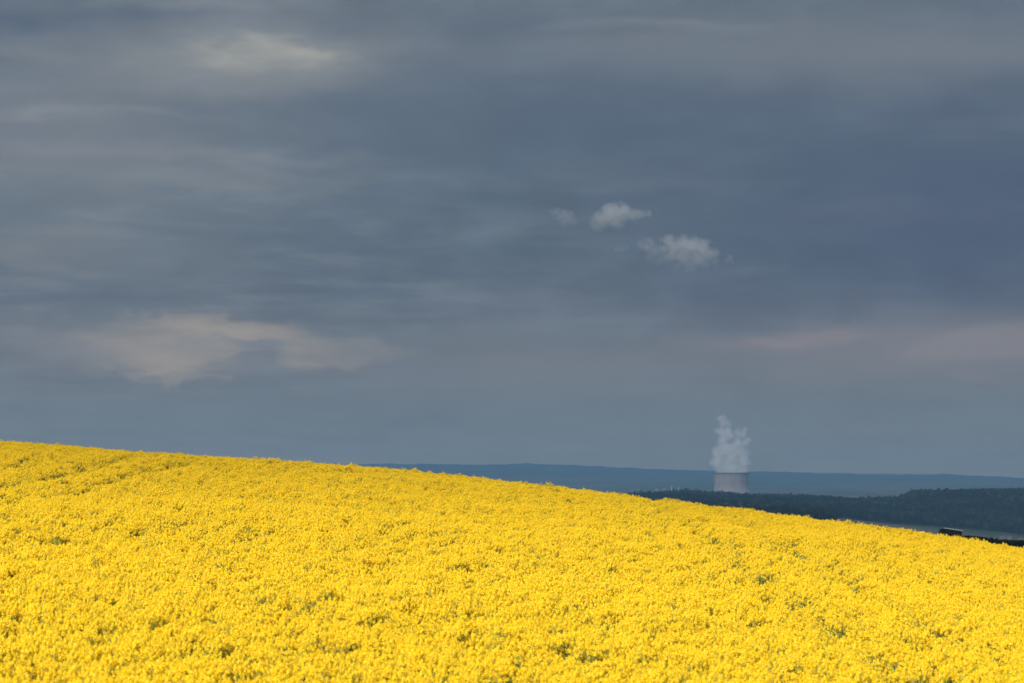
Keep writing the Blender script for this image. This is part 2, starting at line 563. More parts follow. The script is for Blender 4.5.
def wood_tree(seed):
    r = random.Random(seed)
    V, F, T = [], [], []
    h = r.uniform(9.5, 14.5); w = r.uniform(3.2, 5.2)
    trunk_geo(r, h * .6, .2, 3, V, F); nt = len(F); T = [0.0] * len(V)
    leaf_cloud(r, crown_blobs(r, h, w, 8), 210, .75, V, F, T)
    me = mesh_from('woodland tree', V, F, (M_BARK, M_CROWN), [0] * nt + [1] * (len(F) - nt))
    a = me.attributes.new('tone', 'FLOAT', 'POINT'); a.data.foreach_set('value', np.array(T, np.float32))
    return bpy.data.objects.new('woodland tree', me)


def build_forest():
    protos = [wood_tree(900 + i) for i in range(10)]
    xs, ys = [], []
    step = 6.6
    gy = np.arange(2900, 5560, step)
    for y in gy:
        x0, x1 = (604 - 512) / FPX * y, ((1230 if y > 4150 else 850) - 512) / FPX * y
        x = np.arange(x0, x1, step)
        xs.append(x + RNG.uniform(-3, 3, len(x))); ys.append(np.full(len(x), y) + RNG.uniform(-3, 3, len(x)))
    x = np.concatenate(xs); y = np.concatenate(ys)
    fpx = 512 + FPX * x / y
    edge = 2900 + (4215 - 2900) * sstep(822, 842, fpx) + 60 * vnoise(x, x * 0, 120, 31)
    keep = (y > edge)
    glade = vnoise(x, y, 120, 32) + .5 * vnoise(x, y, 45, 33)
    keep &= ~((glade > .95))
    x, y = x[keep], y[keep]
    n = len(x); z = ground(x, y)
    s = RNG.uniform(.75, 1.2, n) * (1 + .18 * vnoise(x, y, 160, 34))
    o = scatter('forest', np.stack([x, y, z], -1), RNG.uniform(0, 6.28, n), np.stack([s, s, s * RNG.uniform(.85, 1.15, n)], -1),
                RNG.integers(0, 10, n), protos)
    tag(o, 'dark dense broadleaf forest on the hill in front of the cooling tower', 'forest', kind='stuff')
    print('forest trees', n)


build_forest()

# ------------------------------------------------------------------ cooling tower
TD = 8200.0
TX = (731.2 - 512) / FPX * TD
TOPZ = (HROW - 473.0) / FPX * TD


def build_tower():
    base = ground(np.array([TX]), np.array([TD]))[0]
    H = TOPZ - base
    root = empty('cooling_tower', (TX, TD, base))
    tag(root, 'wide pale grey concrete cooling tower rising behind the dark wooded ridge', 'cooling tower')
    rt = 17.3 / FPX * TD                     # radius at the rim
    def rad(z):
        zt = 0.80 * H; a = rt * .985
        b = (H * .34) if z < zt else H * .8
        return a * math.sqrt(1 + ((z - zt) / b) ** 2)
    N, Lz = 96, 40
    V, F = [], []
    for i in range(Lz + 1):
        z = H * i / Lz
        for j in range(N):
            t = 2 * math.pi * j / N
            V.append((rad(z) * math.cos(t), rad(z) * math.sin(t), z))
    for i in range(Lz + 1):                  # inner face
        z = H * i / Lz
        for j in range(N):
            t = 2 * math.pi * j / N
            V.append(((rad(z) - .9) * math.cos(t), (rad(z) - .9) * math.sin(t), z))
    off = (Lz + 1) * N
    for i in range(Lz):
        for j in range(N):
            k = (j + 1) % N
            F.append((i * N + j, i * N + k, (i + 1) * N + k, (i + 1) * N + j))
            F.append((off + i * N + k, off + i * N + j, off + (i + 1) * N + j, off + (i + 1) * N + k))
    for j in range(N):
        k = (j + 1) % N
        F.append((Lz * N + j, Lz * N + k, off + Lz * N + k, off + Lz * N + j))
    m, k = new_mat('weathered tower concrete')
    p = k.n.new('ShaderNodeTexCoord').outputs['Object']
    streak = k.noise(k.vec('MULTIPLY', p, (.12, .12, .006)), 1.0, 5, .6)
    blot = k.noise(k.scale(p, .02), 1.0, 4, .6)
    c = k.ramp(k.math('ADD', k.math('MULTIPLY', streak, .6), k.math('MULTIPLY', blot, .4)),
               [(.3, (.20, .18, .17)), (.5, (.30, .27, .26)), (.72, (.37, .34, .33))])
    finish(m, k, principled(k, c, .9, .2))
    link('shell', mesh_from('cooling tower shell', V, F, (m,), smooth=True), root)
    # stiffening ring round the mouth
    m2, k2 = new_mat('stained rim concrete')
    p2 = k2.n.new('ShaderNodeTexCoord').outputs['Object']
    finish(m2, k2, principled(k2, k2.ramp(k2.noise(k2.scale(p2, .05), 1, 4), [(.3, (.13, .11, .10)), (.7, (.20, .17, .155))]), .95, .1))
    V, F = [], []
    ro, ri, z0, z1 = rad(H) + 1.3, rad(H) - .95, H - 2.6, H + .5
    for j in range(N):
        t = 2 * math.pi * j / N
        for rr, z in ((ro, z0), (ro, z1), (ri, z1), (ri, z0)):
            V.append((rr * math.cos(t), rr * math.sin(t), z))
    for j in range(N):
        k = (j + 1) % N
        for q in range(4):
            F.append((j * 4 + q, k * 4 + q, k * 4 + (q + 1) % 4, j * 4 + (q + 1) % 4))
    link('rim_ring', mesh_from('cooling tower rim', V, F, (m2,)), root)


build_tower()


# ------------------------------------------------------------------ steam and clouds (volumes inside lumpy bodies)
def vapour(name, origin, lobes, dens, edge, nscale, warp, label, cat, group=None, colour=(.97, .97, .98), seed=0, step=.35, nz=.55, fade=1.0):
    """lobes: (x, y, z, r) around origin, metres"""
    bm = bmesh.new()
    for (x, y, z, r) in lobes:
        bmesh.ops.create_icosphere(bm, subdivisions=3, radius=r * 1.02, matrix=Matrix.Translation((x, y, z)))
    me = bpy.data.meshes.new(name + ' union'); bm.to_mesh(me); bm.free()
    tmp = bpy.data.objects.new(name + ' union', me); COL.objects.link(tmp)
    md = tmp.modifiers.new('r', 'REMESH'); md.mode = 'VOXEL'
    md.voxel_size = min(l[3] for l in lobes) / 3.2
    dg = bpy.context.evaluated_depsgraph_get()
    ev = tmp.evaluated_get(dg)
    out = bpy.data.meshes.new_from_object(ev)
    bpy.data.objects.remove(tmp)
    for v in out.vertices:
        q = mnoise.noise_vector(v.co * nscale * 1.6 + Vector((seed * 3.1, seed, 0)))
        v.co += q * warp * .5
    out.materials.clear()
    m, k = new_mat(name + ' vapour')
    p = k.n.new('ShaderNodeTexCoord').outputs['Object']
    sh = k.vec('ADD', p, (seed * 311.0, seed * 127.0, seed * 77.0))
    w1 = k.noise(sh, nscale, 3, .6, out='Color')
    pw = k.vec('ADD', p, k.scale(k.vec('SUBTRACT', w1, (.5, .5, .5)), warp * 2.2))
    best = None
    for (x, y, z, r) in lobes:
        d = k.math('MULTIPLY', k.vec('DISTANCE', pw, (x, y, z)), -1.0 / r)
        best = d if best is None else k.math('SMOOTH_MAX', best, d, .25)
    f = k.math('ADD', best, 1.0)
    f = k.math('ADD', f, k.math('MULTIPLY', k.math('SUBTRACT', k.noise(sh, nscale * 2.3, 5, .62), .5), nz * 2))
    den = k.math('MULTIPLY', k.smooth(f, .04, edge), dens)
    z0 = min(l[2] - l[3] for l in lobes); z1 = max(l[2] + l[3] for l in lobes)
    den = k.math('MULTIPLY', den, k.smooth(k.sep(p)[2], z0 + .1 * (z1 - z0), z0 + .7 * (z1 - z0), fade, 1.0))   # dissolves from below
    v = k.n.new('ShaderNodeVolumePrincipled')
    v.inputs['Color'].default_value = (*colour, 1)
    v.inputs['Anisotropy'].default_value = 0.1
    k.l.new(den, v.inputs['Density'])
    finish(m, k, None, v.outputs[0])
    m.cycles.volume_step_rate = step
    out.materials.append(m)
    o = link(name, out, None, origin)
    tag(o, label, cat, group)
    return o


def px_lobes(D, cx, cy, spec):
    """(column, row, radius px, depth px) seen at distance D -> lobes in metres round the column cx, row cy"""
    s = D / FPX
    return [((c - cx) * s, dy * s, (cy - r) * s, rr * s) for (c, r, rr, dy) in spec]


plume = [(722, 470.5, 8.5, 0), (740, 470.5, 8.5, 1), (731, 470, 10, -3), (731, 470, 10, 4),
         (719, 462, 8.5, 0), (730, 461, 9.5, -2), (741, 462, 9, 2), (733, 455, 9.5, 3),
         (716, 453, 5.5, 1), (724, 450, 9, -1), (742, 452, 7.5, 0), (736, 445, 7.5, 2),
         (744, 444, 5.5, -2), (748.5, 441, 3.8, 1), (723, 440, 7.5, 0), (728, 434, 7, 2), (721, 431, 7, -1),
         (742, 435, 5, 1), (738.5, 431.5, 3.8, 0), (745.5, 430, 3.2, 2),
         (724, 424.5, 5.5, 0), (722, 418.5, 4.2, 1), (726.5, 429, 5.5, -2), (717.5, 419, 2.2, 0)]
vapour('steam_plume', (TX, TD, TOPZ), px_lobes(TD, 731.2, 473.0, [(c, r, q * 1.24, e) for c, r, q, e in plume]), .046, .95, .022, 18,
       'white steam plume rising in two ragged columns from the cooling tower', 'steam', seed=1, step=.3, nz=1.05)

CLD = 8600.0
def cloud(cx, cy, spec, dens, label, seed, nscale=.014, warp=20, nz=.75, edge=.85):
    o = Vector(((cx - 512) / FPX * CLD, CLD, (HROW - cy) / FPX * CLD))
    vapour('cloud', o, px_lobes(CLD, cx, cy, [(c, r, q * 1.25, e) for c, r, q, e in spec]), dens * 1.6, edge, nscale, warp, label, 'cloud',
           'small drifting clouds above the power station', seed=seed, step=.4, nz=nz, fade=.3)

cloud(565, 215, [(556, 210, 7, 0), (562, 215, 8.5, 2), (570, 219, 8.5, -2), (575, 222, 6, 1), (566, 222, 6.5, 0)], .006,
      'faint ragged wisp of cloud left of the rounded bright cloud', 2, edge=1.1)
cloud(615, 216, [(597, 225, 8, 0), (603, 219, 9.5, 1), (611, 214, 10.5, -2), (620, 212, 11, 2), (627, 211, 9, 0), (634, 214, 7.5, 1),
                 (616, 221, 9, 3), (642, 216, 5, -1), (649, 213, 3.6, 0)], .010,
      'small bright rounded cumulus cloud, the highest of the group', 3, edge=.75)
cloud(688, 250, [(668, 241, 7.5, 0), (674, 248, 10, 2), (683, 245, 10.5, -2), (693, 246, 11.5, 1), (703, 248, 10.5, -1), (711, 255, 9.5, 2),
                 (716, 262, 6.5, 0), (684, 256, 10, 3), (698, 258, 10, -3), (672, 258, 8, 0), (664, 250, 6, 1), (706, 266, 6, 1), (690, 265, 7, -1), (678, 266, 6, 0)], .0085,
      'widest pale grey puffy cloud, lowest and rightmost of the larger ones', 4, edge=.8)
cloud(649, 247, [(643, 245, 6, 0), (649, 246, 7.5, 1), (656, 252, 8, -1), (649, 242, 5, 0), (660, 259, 7, 1), (653, 258, 6, -1)], .008,
      'small pale wisp touching the left end of the widest cloud', 5, edge=1.0)
cloud(730, 259, [(728, 261, 3.5, 0), (731, 258, 3.8, 1), (733, 262, 2.8, 0)], .009,
      'tiny cloud puff at the right end of the widest cloud', 6, nscale=.02, warp=10, edge=1.0)
cloud(622, 249, [(617, 249, 3.2, 0), (622, 249, 3.8, 1), (627, 248, 3.0, 0)], .007,
      'tiny faint cloud scrap below the rounded bright cloud', 7, nscale=.02, warp=10, edge=1.0)


# ------------------------------------------------------------------ farm things beyond the crest
def box_geo(V, F, x0, x1, y0, y1, z0, z1):
    b = len(V)
    V.extend([(x0, y0, z0), (x1, y0, z0), (x1, y1, z0), (x0, y1, z0), (x0, y0, z1), (x1, y0, z1), (x1, y1, z1), (x0, y1, z1)])
    F.extend([tuple(b + i for i in f) for f in ((0, 3, 2, 1), (4, 5, 6, 7), (0, 1, 5, 4), (1, 2, 6, 5), (2, 3, 7, 6), (3, 0, 4, 7))])


def simple_mat(name, a, b, scale, rough=.85, spec=.2, metal=0.0, stretch=(1, 1, 1)):
    m, k = new_mat(name)
    p = k.n.new('ShaderNodeTexCoord').outputs['Object']
    return finish(m, k, principled(k, k.ramp(k.noise(k.vec('MULTIPLY', p, stretch), scale, 5, .6), [(.3, a), (.7, b)]), rough, spec, metal))

M_TIMBER = simple_mat('dark tarred boards', (.007, .006, .006), (.02, .017, .014), 3, stretch=(6, 6, .4))
M_SHEET = simple_mat('pale roofing sheet', (.42, .42, .42), (.60, .59, .58), 2, .55, .4)
M_RENDER = simple_mat('pale house render', (.22, .205, .19), (.31, .29, .27), .8)
M_TILE = simple_mat('dull brown roof tiles', (.10, .06, .045), (.19, .11, .08), 1.5)
M_GLASSY = simple_mat('dark window glass', (.02, .022, .025), (.035, .04, .045), 1, .2, .5)
M_WHITE = simple_mat('white painted concrete', (.40, .40, .39), (.52, .52, .51), .4)
M_DOOR = simple_mat('brown plank door', (.06, .04, .025), (.10, .07, .045), 3, stretch=(5, 5, .4))


def build_shed():
    p = at(951.2, 700)
    root = empty('shed', p, math.radians(3))
    tag(root, 'low dark shed with a pale sloping sheet roof just past the flowering crest', 'shed')
    V, F = [], []
    w, d = 2.1, 1.7
    zt = (HROW - 528.3) / FPX * 700 - p.z            # left eave
    dr = .62                                         # roof falls to the right
    b = [(-w, -d, -.4), (w, -d, -.4), (w, d, -.4), (-w, d, -.4), (-w, -d, zt), (w, -d, zt - dr), (w, d, zt - dr), (-w, d, zt)]
    V.extend(b); F.extend([(0, 3, 2, 1), (4, 5, 6, 7), (0, 1, 5, 4), (1, 2, 6, 5), (2, 3, 7, 6), (3, 0, 4, 7)])
    link('wall', mesh_from('shed wall', V, F, (M_TIMBER,)), root)
    # corrugated mono-pitch roof
    V, F = [], []
    n = 44; x0, x1 = -w + .35, w + .18
    for i in range(n + 1):
        x = x0 + (x1 - x0) * i / n
        z = zt + .03 - dr * (x + w) / (2 * w) + .018 * math.sin(i * math.pi / 2)
        for y in (-d - .2, d + .2):
            V.append((x, y, z)); V.append((x, y, z + .17))
    for i in range(n):
        a = i * 4; c = a + 4
        F += [(a + 1, c + 1, c + 3, a + 3), (a, a + 2, c + 2, c), (a, c, c + 1, a + 1), (a + 2, a + 3, c + 3, c + 2)]
    F += [(0, 1, 3, 2), (n * 4, n * 4 + 2, n * 4 + 3, n * 4 + 1)]
    link('roof', mesh_from('shed roof', V, F, (M_SHEET,)), root)
    V, F = [], []
    box_geo(V, F, .5, 1.4, -d - .04, -d - .003, -.3, 1.8)
    link('door', mesh_from('shed door', V, F, (M_DOOR,)), root)


build_shed()


def leaf_object(name, blobs, n, size, parent, mat, seed, loc=(0, 0, 0)):
    r = random.Random(seed); V, F, T = [], [], []
    leaf_cloud(r, blobs, n, size, V, F, T)
    me = mesh_from(name, V, F, (mat,))
    a = me.attributes.new('tone', 'FLOAT', 'POINT'); a.data.foreach_set('value', np.array(T, np.float32))
    return link(name, me, parent, loc)


def stem_object(name, h, rad, parent, seed, limbs=4):
    V, F = [], []
    trunk_geo(random.Random(seed), h, rad, limbs, V, F)
    return link(name, mesh_from(name, V, F, (M_BARK,)), parent)


def build_bush():
    p = at(942.0, 697)
    root = empty('bush', p)
    tag(root, 'rounded blackish green bush against the left end of the shed', 'bush')
    h = (HROW - 528.0) / FPX * 697 - p.z
    r = random.Random(5)
    blobs = [((r.uniform(-.55, .55), r.uniform(-.5, .5), h * r.uniform(.3, .8)), (.55, .55, .55)) for _ in range(9)] + [((0, 0, h - .5), (.55, .5, .48))]
    leaf_object('foliage', blobs, 1900, .11, root, M_DARKLEAF, 51)
    stem_object('stem', h * .7, .07, root, 52)


build_bush()


def build_hedge():
    # runs along the far foot of the field, below the crest, and rises out of sight on the left
    pts = []
    for px in np.arange(955, 1260, 1.6):
        D = 420 + (px - 955) * .12
        q = at(px, D)
        top_row = np.interp(px, [955, 962, 973, 1000, 1024, 1100, 1260], [537.5, 535.4, 536.2, 538.8, 540.2, 543.5, 553])
        zt = (HROW - top_row) / FPX * D
        pts.append((q, max(1.2, zt - q.z)))
    o0 = pts[0][0]
    blobs = []
    r = random.Random(8)
    for q, h in pts:
        for z in np.arange(.3, h - .25, .55):
            c = q - o0
            blobs.append(((c.x + r.uniform(-.2, .2), c.y + r.uniform(-.4, .4), c.z + z), (.42, .6, .42)))
        c = q - o0
        blobs.append(((c.x, c.y, c.z + h - .33 + r.uniform(-.15, .12)), (.36, .5, .34)))
    o = leaf_object('hedge', blobs, 42000, .12, None, M_DARKLEAF, 81, o0)
    tag(o, 'long blackish green hedge showing below the yellow crest at the lower right', 'hedge')


build_hedge()


def house(name, px, D, w, d, h, rz, label, group, chimney=True):
    p = at(px, D)
    root = empty(name, p, rz)
    tag(root, label, 'house', group)
    V, F = [], []
    rh = d * .38
    V.extend([(-w, -d, -1), (w, -d, -1), (w, d, -1), (-w, d, -1), (-w, -d, h), (w, -d, h), (w, d, h), (-w, d, h), (-w, 0, h + rh), (w, 0, h + rh)])
    F.extend([(0, 1, 5, 4), (2, 3, 7, 6), (1, 2, 6, 9, 5), (3, 0, 4, 8, 7), (0, 3, 2, 1)])
    link('wall', mesh_from('house wall', V, F, (M_RENDER,)), root)
    V, F = [], []
    e = .35; t = .25
    for sg in (-1, 1):
        b = len(V)
        sl = rh / d
        V.extend([(-w - e, sg * (d + e), h - e * sl + .02), (w + e, sg * (d + e), h - e * sl + .02), (w + e, 0, h + rh + .02), (-w - e, 0, h + rh + .02)])
        V.extend([(-w - e, sg * (d + e), h - e * sl + t), (w + e, sg * (d + e), h - e * sl + t), (w + e, 0, h + rh + t), (-w - e, 0, h + rh + t)])
        F.extend([tuple(b + i for i in f) for f in ((4, 5, 6, 7), (0, 3, 2, 1), (0, 1, 5, 4), (1, 2, 6, 5), (3, 0, 4, 7))])
    rf = link('roof', mesh_from('house roof', V, F, (M_TILE,)), root)
    if chimney:
        V, F = [], []
        box_geo(V, F, w * .55, w * .55 + .7, -.35, .35, h + rh * .6, h + rh + 1.1)
        link('chimney', mesh_from('chimney', V, F, (M_RENDER,)), rf)
    for i in range(3):
        x = -w + (i + .5) * 2 * w / 3
        V, F = [], []
        if i == 1:
            box_geo(V, F, x - .5, x + .5, -d - .06, -d - .004, 0, 2.1)
            link('door', mesh_from('house door', V, F, (M_DOOR,)), root)
        else:
            box_geo(V, F, x - .5, x + .5, -d - .05, -d - .004, 1.0, 2.2)
            link('window', mesh_from('house window', V, F, (M_GLASSY,)), root)
    return root


HG = 'pale houses in the valley below the wood'
house('house', 1001.5, 4080, 3.2, 3.0, 3.4, .2, 'small pale house below the wood, leftmost of three above the dark hedge', HG)
house('house', 1008, 4120, 3.6, 3.0, 3.2, -.15, 'pale gabled house below the wood, middle one of three above the dark hedge', HG)
house('house', 1020.0, 4060, 3.3, 3.0, 3.6, .3, 'pale house standing alone at the far right edge below the wood', HG)
FG = 'far white village houses left of the cooling tower'
house('house', 632, 10600, 4.8, 3.6, 4.3, 0.1, 'far white house leftmost of the specks above the crest', FG, False)
house('house', 638, 10700, 4.2, 3.0, 3.7, -0.1, 'far white house second from the left, above the yellow crest', FG, False)
house('house', 656.5, 10600, 6.5, 5.0, 6.5, 0.05, 'far white house alone between the village and the two white silos', FG, False)
house('house', 664, 10650, 7.0, 4.5, 6.0, 0.0, 'far white house close to the left of the taller silo', FG, False)


def silo(px, D, w, h, label):
    p = at(px, D)
    root = empty('silo', p)
    tag(root, label, 'silo', 'white silos left of the cooling tower')
    V, F = [], []
    prof = [(w, -2), (w, h), (w * .96, h + .05)]
    n = 24
    for rr, z in prof:
        for j in range(n):
            t = 2 * math.pi * j / n; V.append((rr * math.cos(t), rr * math.sin(t), z))
    for i in range(len(prof) - 1):
        for j in range(n):
            q = (j + 1) % n; F.append((i * n + j, i * n + q, (i + 1) * n + q, (i + 1) * n + j))
    link('shaft', mesh_from('silo shaft', V, F, (M_WHITE,), smooth=False), root)
    V, F = [], []
    prof = [(w * 1.06, h + .05), (w * 1.06, h + .6), (w * .2, h + w * .7)]
    for rr, z in prof:
        for j in range(n):
            t = 2 * math.pi * j / n; V.append((rr * math.cos(t), rr * math.sin(t), z))
    for i in range(len(prof) - 1):
        for j in range(n):
            q = (j + 1) % n; F.append((i * n + j, i * n + q, (i + 1) * n + q, (i + 1) * n + j))
    F.append(tuple(range((len(prof) - 1) * n, len(prof) * n)))
    F.append(tuple(reversed(range(n))))
    link('cap', mesh_from('silo cap', V, F, (M_WHITE,)), root)


silo(671.4, 10500, 1.6, 19, 'taller of two slender white silos standing left of the cooling tower')
silo(678.4, 10550, 1.5, 14, 'shorter slender white silo nearer to the cooling tower')

# ------------------------------------------------------------------ haze
def build_haze():
    V, F = [], []
    box_geo(V, F, -20200, 20200, -20200, 20200, -160, 225)
    m, k = new_mat('thin blue air')
    v = k.n.new('ShaderNodeVolumePrincipled')
    v.inputs['Color'].default_value = (0.29, 0.58, 1.0, 1)
    v.inputs['Density'].default_value = HAZE_D
    v.inputs['Anisotropy'].default_value = 0.0
    finish(m, k, None, v.outputs[0])
    o = link('haze', mesh_from('haze', V, F, (m,)))
    tag(o, 'pale blue air lying over the valley and the far ridges', 'haze', kind='stuff')


HAZE_D = 4.9e-5
build_haze()

# ------------------------------------------------------------------ sky and sun
def build_shade_deck():
    # cloud sheet added out of view to shade the valley and the upper field
    nx, ny = 110, 130
    xs = np.linspace(-11000, 7500, nx); v = np.linspace(0, 1, ny) ** 1.5
    y0 = -3946 + 260 * (vnoise(xs, xs * 0, 1300, 61) - vnoise(np.array([-2356.]), np.array([0.]), 1300, 61)) \
        + 120 * (vnoise(xs, xs * 0, 420, 62) - vnoise(np.array([-2356.]), np.array([0.]), 420, 62))
    y1 = 18000 + 300 * vnoise(xs, xs * 0, 1500, 66)
    X = np.broadcast_to(xs, (ny, nx)) + 260 * vnoise(np.broadcast_to(v[:, None] * 20000, (ny, nx)), np.zeros((ny, nx)), 1400, 67) * (np.abs(xs + 1750) / 9250) ** 4
    Y = y0 + v[:, None] * (y1 - y0)
    e = np.minimum(np.minimum(Y - y0, y1 - Y), np.minimum(X - xs[0], xs[-1] - X) + 300) / 1500
    e = np.clip(e, 0, 1)
    zb = 3300 + (30 * vnoise(X, Y, 900, 63) + 20 * vnoise(X, Y, 400, 64)) * e
    th = 12 + 280 * np.sqrt(e) + 90 * vnoise(X, Y, 800, 65) * e
    N = nx * ny
    V = np.concatenate([np.stack([X, Y, zb], -1).reshape(-1, 3), np.stack([X, Y, zb + th], -1).reshape(-1, 3)])
    idx = np.arange(N).reshape(ny, nx)
    F = []
    for j in range(ny - 1):
        for i in range(nx - 1):
            a, b, c, d = (int(q) for q in (idx[j, i], idx[j, i + 1], idx[j + 1, i + 1], idx[j + 1, i]))
            F.append((a, d, c, b)); F.append((a + N, b + N, c + N, d + N))
    rim = list(idx[0, :]) + list(idx[1:, -1]) + list(idx[-1, -2::-1]) + list(idx[-2:0:-1, 0])
    for p, q in zip(rim, rim[1:] + rim[:1]):
        p, q = int(p), int(q); F.append((p, q, q + N, p + N))
    me = mesh_from('shade deck', V.tolist(), F, smooth=True)
    m, k = new_mat('grey shade sheet')
    p = k.n.new('ShaderNodeTexCoord').outputs['Object']
    c = k.ramp(k.noise(k.scale(p, 1 / 900.0), 1.0, 5, .6), [(.3, (.50, .53, .58)), (.7, (.72, .74, .77))])
    d = k.n.new('ShaderNodeBsdfDiffuse'); k.put(d.inputs[0], c)
    t = k.n.new('ShaderNodeBsdfTranslucent'); k.put(t.inputs[0], c)
    x = k.n.new('ShaderNodeMixShader'); x.inputs[0].default_value = .6
    k.l.new(d.outputs[0], x.inputs[1]); k.l.new(t.outputs[0], x.inputs[2])
    tr = k.n.new('ShaderNodeBsdfTransparent')
    x2 = k.n.new('ShaderNodeMixShader'); x2.inputs[0].default_value = .37      # lets part of the sun through the added sheet
    k.l.new(x.outputs[0], x2.inputs[1]); k.l.new(tr.outputs[0], x2.inputs[2])
    finish(m, k, x2.outputs[0]); me.materials.append(m)
    tag(link('sky_shade_deck', me), 'unseen grey cloud sheet added to shade the valley', kind='structure')


build_shade_deck()
SUN_AZ = math.radians(-150)      # compass from +Y, clockwise: behind the camera, to its left
SUN_EL = math.radians(35)
sd = Vector((math.sin(SUN_AZ) * math.cos(SUN_EL), math.cos(SUN_AZ) * math.cos(SUN_EL), math.sin(SUN_EL)))
sun = bpy.data.lights.new('sun', 'SUN'); sun.energy = 4.5; sun.angle = math.radians(1.1); sun.color = (1.0, .955, .88)
so = bpy.data.objects.new('sun', sun); COL.objects.link(so)
so.rotation_euler = (-sd).to_track_quat('-Z', 'Y').to_euler()
so.location = (0, 0, 60)

W = bpy.data.worlds.new('World'); S.world = W; W.use_nodes = True
W.node_tree.nodes.clear(); k = NT(W.node_tree)
STR = 0.1
AIR = (.105, .195, .315)
GAIN = 1.0 / (STR * 2 ** EXPO)
d = k.n.new('ShaderNodeTexCoord').outputs['Generated']
dx, dy, dz = k.sep(d)[0:3]
RADPX = FPX                                      # work in units of 1/2844 rad: fine angular grid
azn = k.math('MULTIPLY', k.math('ARCTAN2', dx, dy), FPX)
eln = k.math('MULTIPLY', k.math('ARCSINE', dz), FPX)
# cloud-sheet coordinates: a flat layer seen in perspective
den = k.math('ADD', k.math('MAXIMUM', dz, 0.0), 0.055)
sheet = k.comb(k.math('DIVIDE', dx, den), k.math('DIVIDE', dy, den), 0.0)
n_big = k.noise(k.vec('MULTIPLY', sheet, (.55, .42, 1)), 1.0, 5, .55, .3)
n_mid = k.noise(k.vec('ADD', k.vec('MULTIPLY', sheet, (1.7, 1.7, 1)), (7.3, 2.1, 0)), 1.0, 6, .6, .5)
n_fin = k.noise(k.vec('ADD', k.vec('MULTIPLY', sheet, (5.0, 4.6, 1)), (1.3, 9.1, 0)), 1.0, 5, .6, .4)
# wobble for the large soft shapes
wob = k.noise(k.comb(k.math('MULTIPLY', azn, 1 / 150.0), k.math('MULTIPLY', eln, 1 / 60.0), 0.0), 1.0, 5, .58, out='Color')
wx, wy, wz = k.sep(wob)[0:3]
aw = k.math('ADD', azn, k.math('MULTIPLY', k.math('SUBTRACT', wx, .5), 190.0))
ew = k.math('ADD', eln, k.math('MULTIPLY', k.math('SUBTRACT', wy, .5), 62.0))


def blob(px, row, wpx, hpx, warped=True):
    a0 = math.atan((px - 512) / FPX) * FPX; e0 = math.atan((HROW - row) / FPX) * FPX
    u = k.math('MULTIPLY', k.math('SUBTRACT', aw if warped else azn, a0), 1 / wpx)
    v = k.math('MULTIPLY', k.math('SUBTRACT', ew if warped else eln, e0), 1 / hpx)
    s = k.math('ADD', k.math('MULTIPLY', u, u), k.math('MULTIPLY', v, v))
    return k.math('EXPONENT', k.math('MULTIPLY', s, -1.0))


def g(c): return tuple(x for x in c)

base = k.ramp(k.math('MULTIPLY', eln, 1 / 500.0), [
    (0.00, lin(107, 121, 131)), (0.13, lin(106, 119, 130)), (0.24, lin(104, 115, 127)), (0.32, lin(98, 110, 124)),
    (0.45, lin(88, 103, 119)), (0.62, lin(86, 101, 118)), (0.78, lin(92, 105, 121)), (0.90, lin(104, 114, 126)), (1.0, lin(92, 105, 118))])
sky = base
# streaks of the stratiform sheet
st = k.math('ADD', k.math('MULTIPLY', k.math('SUBTRACT', n_big, .5), 1.0), k.math('MULTIPLY', k.math('SUBTRACT', n_mid, .5), 1.2))
st = k.math('ADD', st, k.math('MULTIPLY', k.math('SUBTRACT', n_fin, .5), .5))
stv = k.smooth(eln, 40, 200, .25, 1.0)
st = k.math('MULTIPLY', k.math('MULTIPLY', st, stv), k.smooth(azn, -330, 30, 1.15, .55))
sky = k.mix(k.math('MULTIPLY', k.math('MAXIMUM', st, 0.0), 1.6, clamp=True), sky, lin(132, 137, 144))
sky = k.mix(k.math('MULTIPLY', k.math('MAXIMUM', k.math('MULTIPLY', st, -1.0), 0.0), 1.3, clamp=True), sky, lin(66, 82, 104))
mot = k.noise(k.comb(k.math('MULTIPLY', azn, 1 / 85.0), k.math('MULTIPLY', eln, 1 / 34.0), 1.9), 1.0, 6, .6, .4)
mot = k.math('MULTIPLY', k.math('SUBTRACT', mot, .5), k.smooth(eln, 40, 190, .25, 1.0))
sky = k.scale(sky, k.smooth(mot, -.25, .25, .90, 1.10))
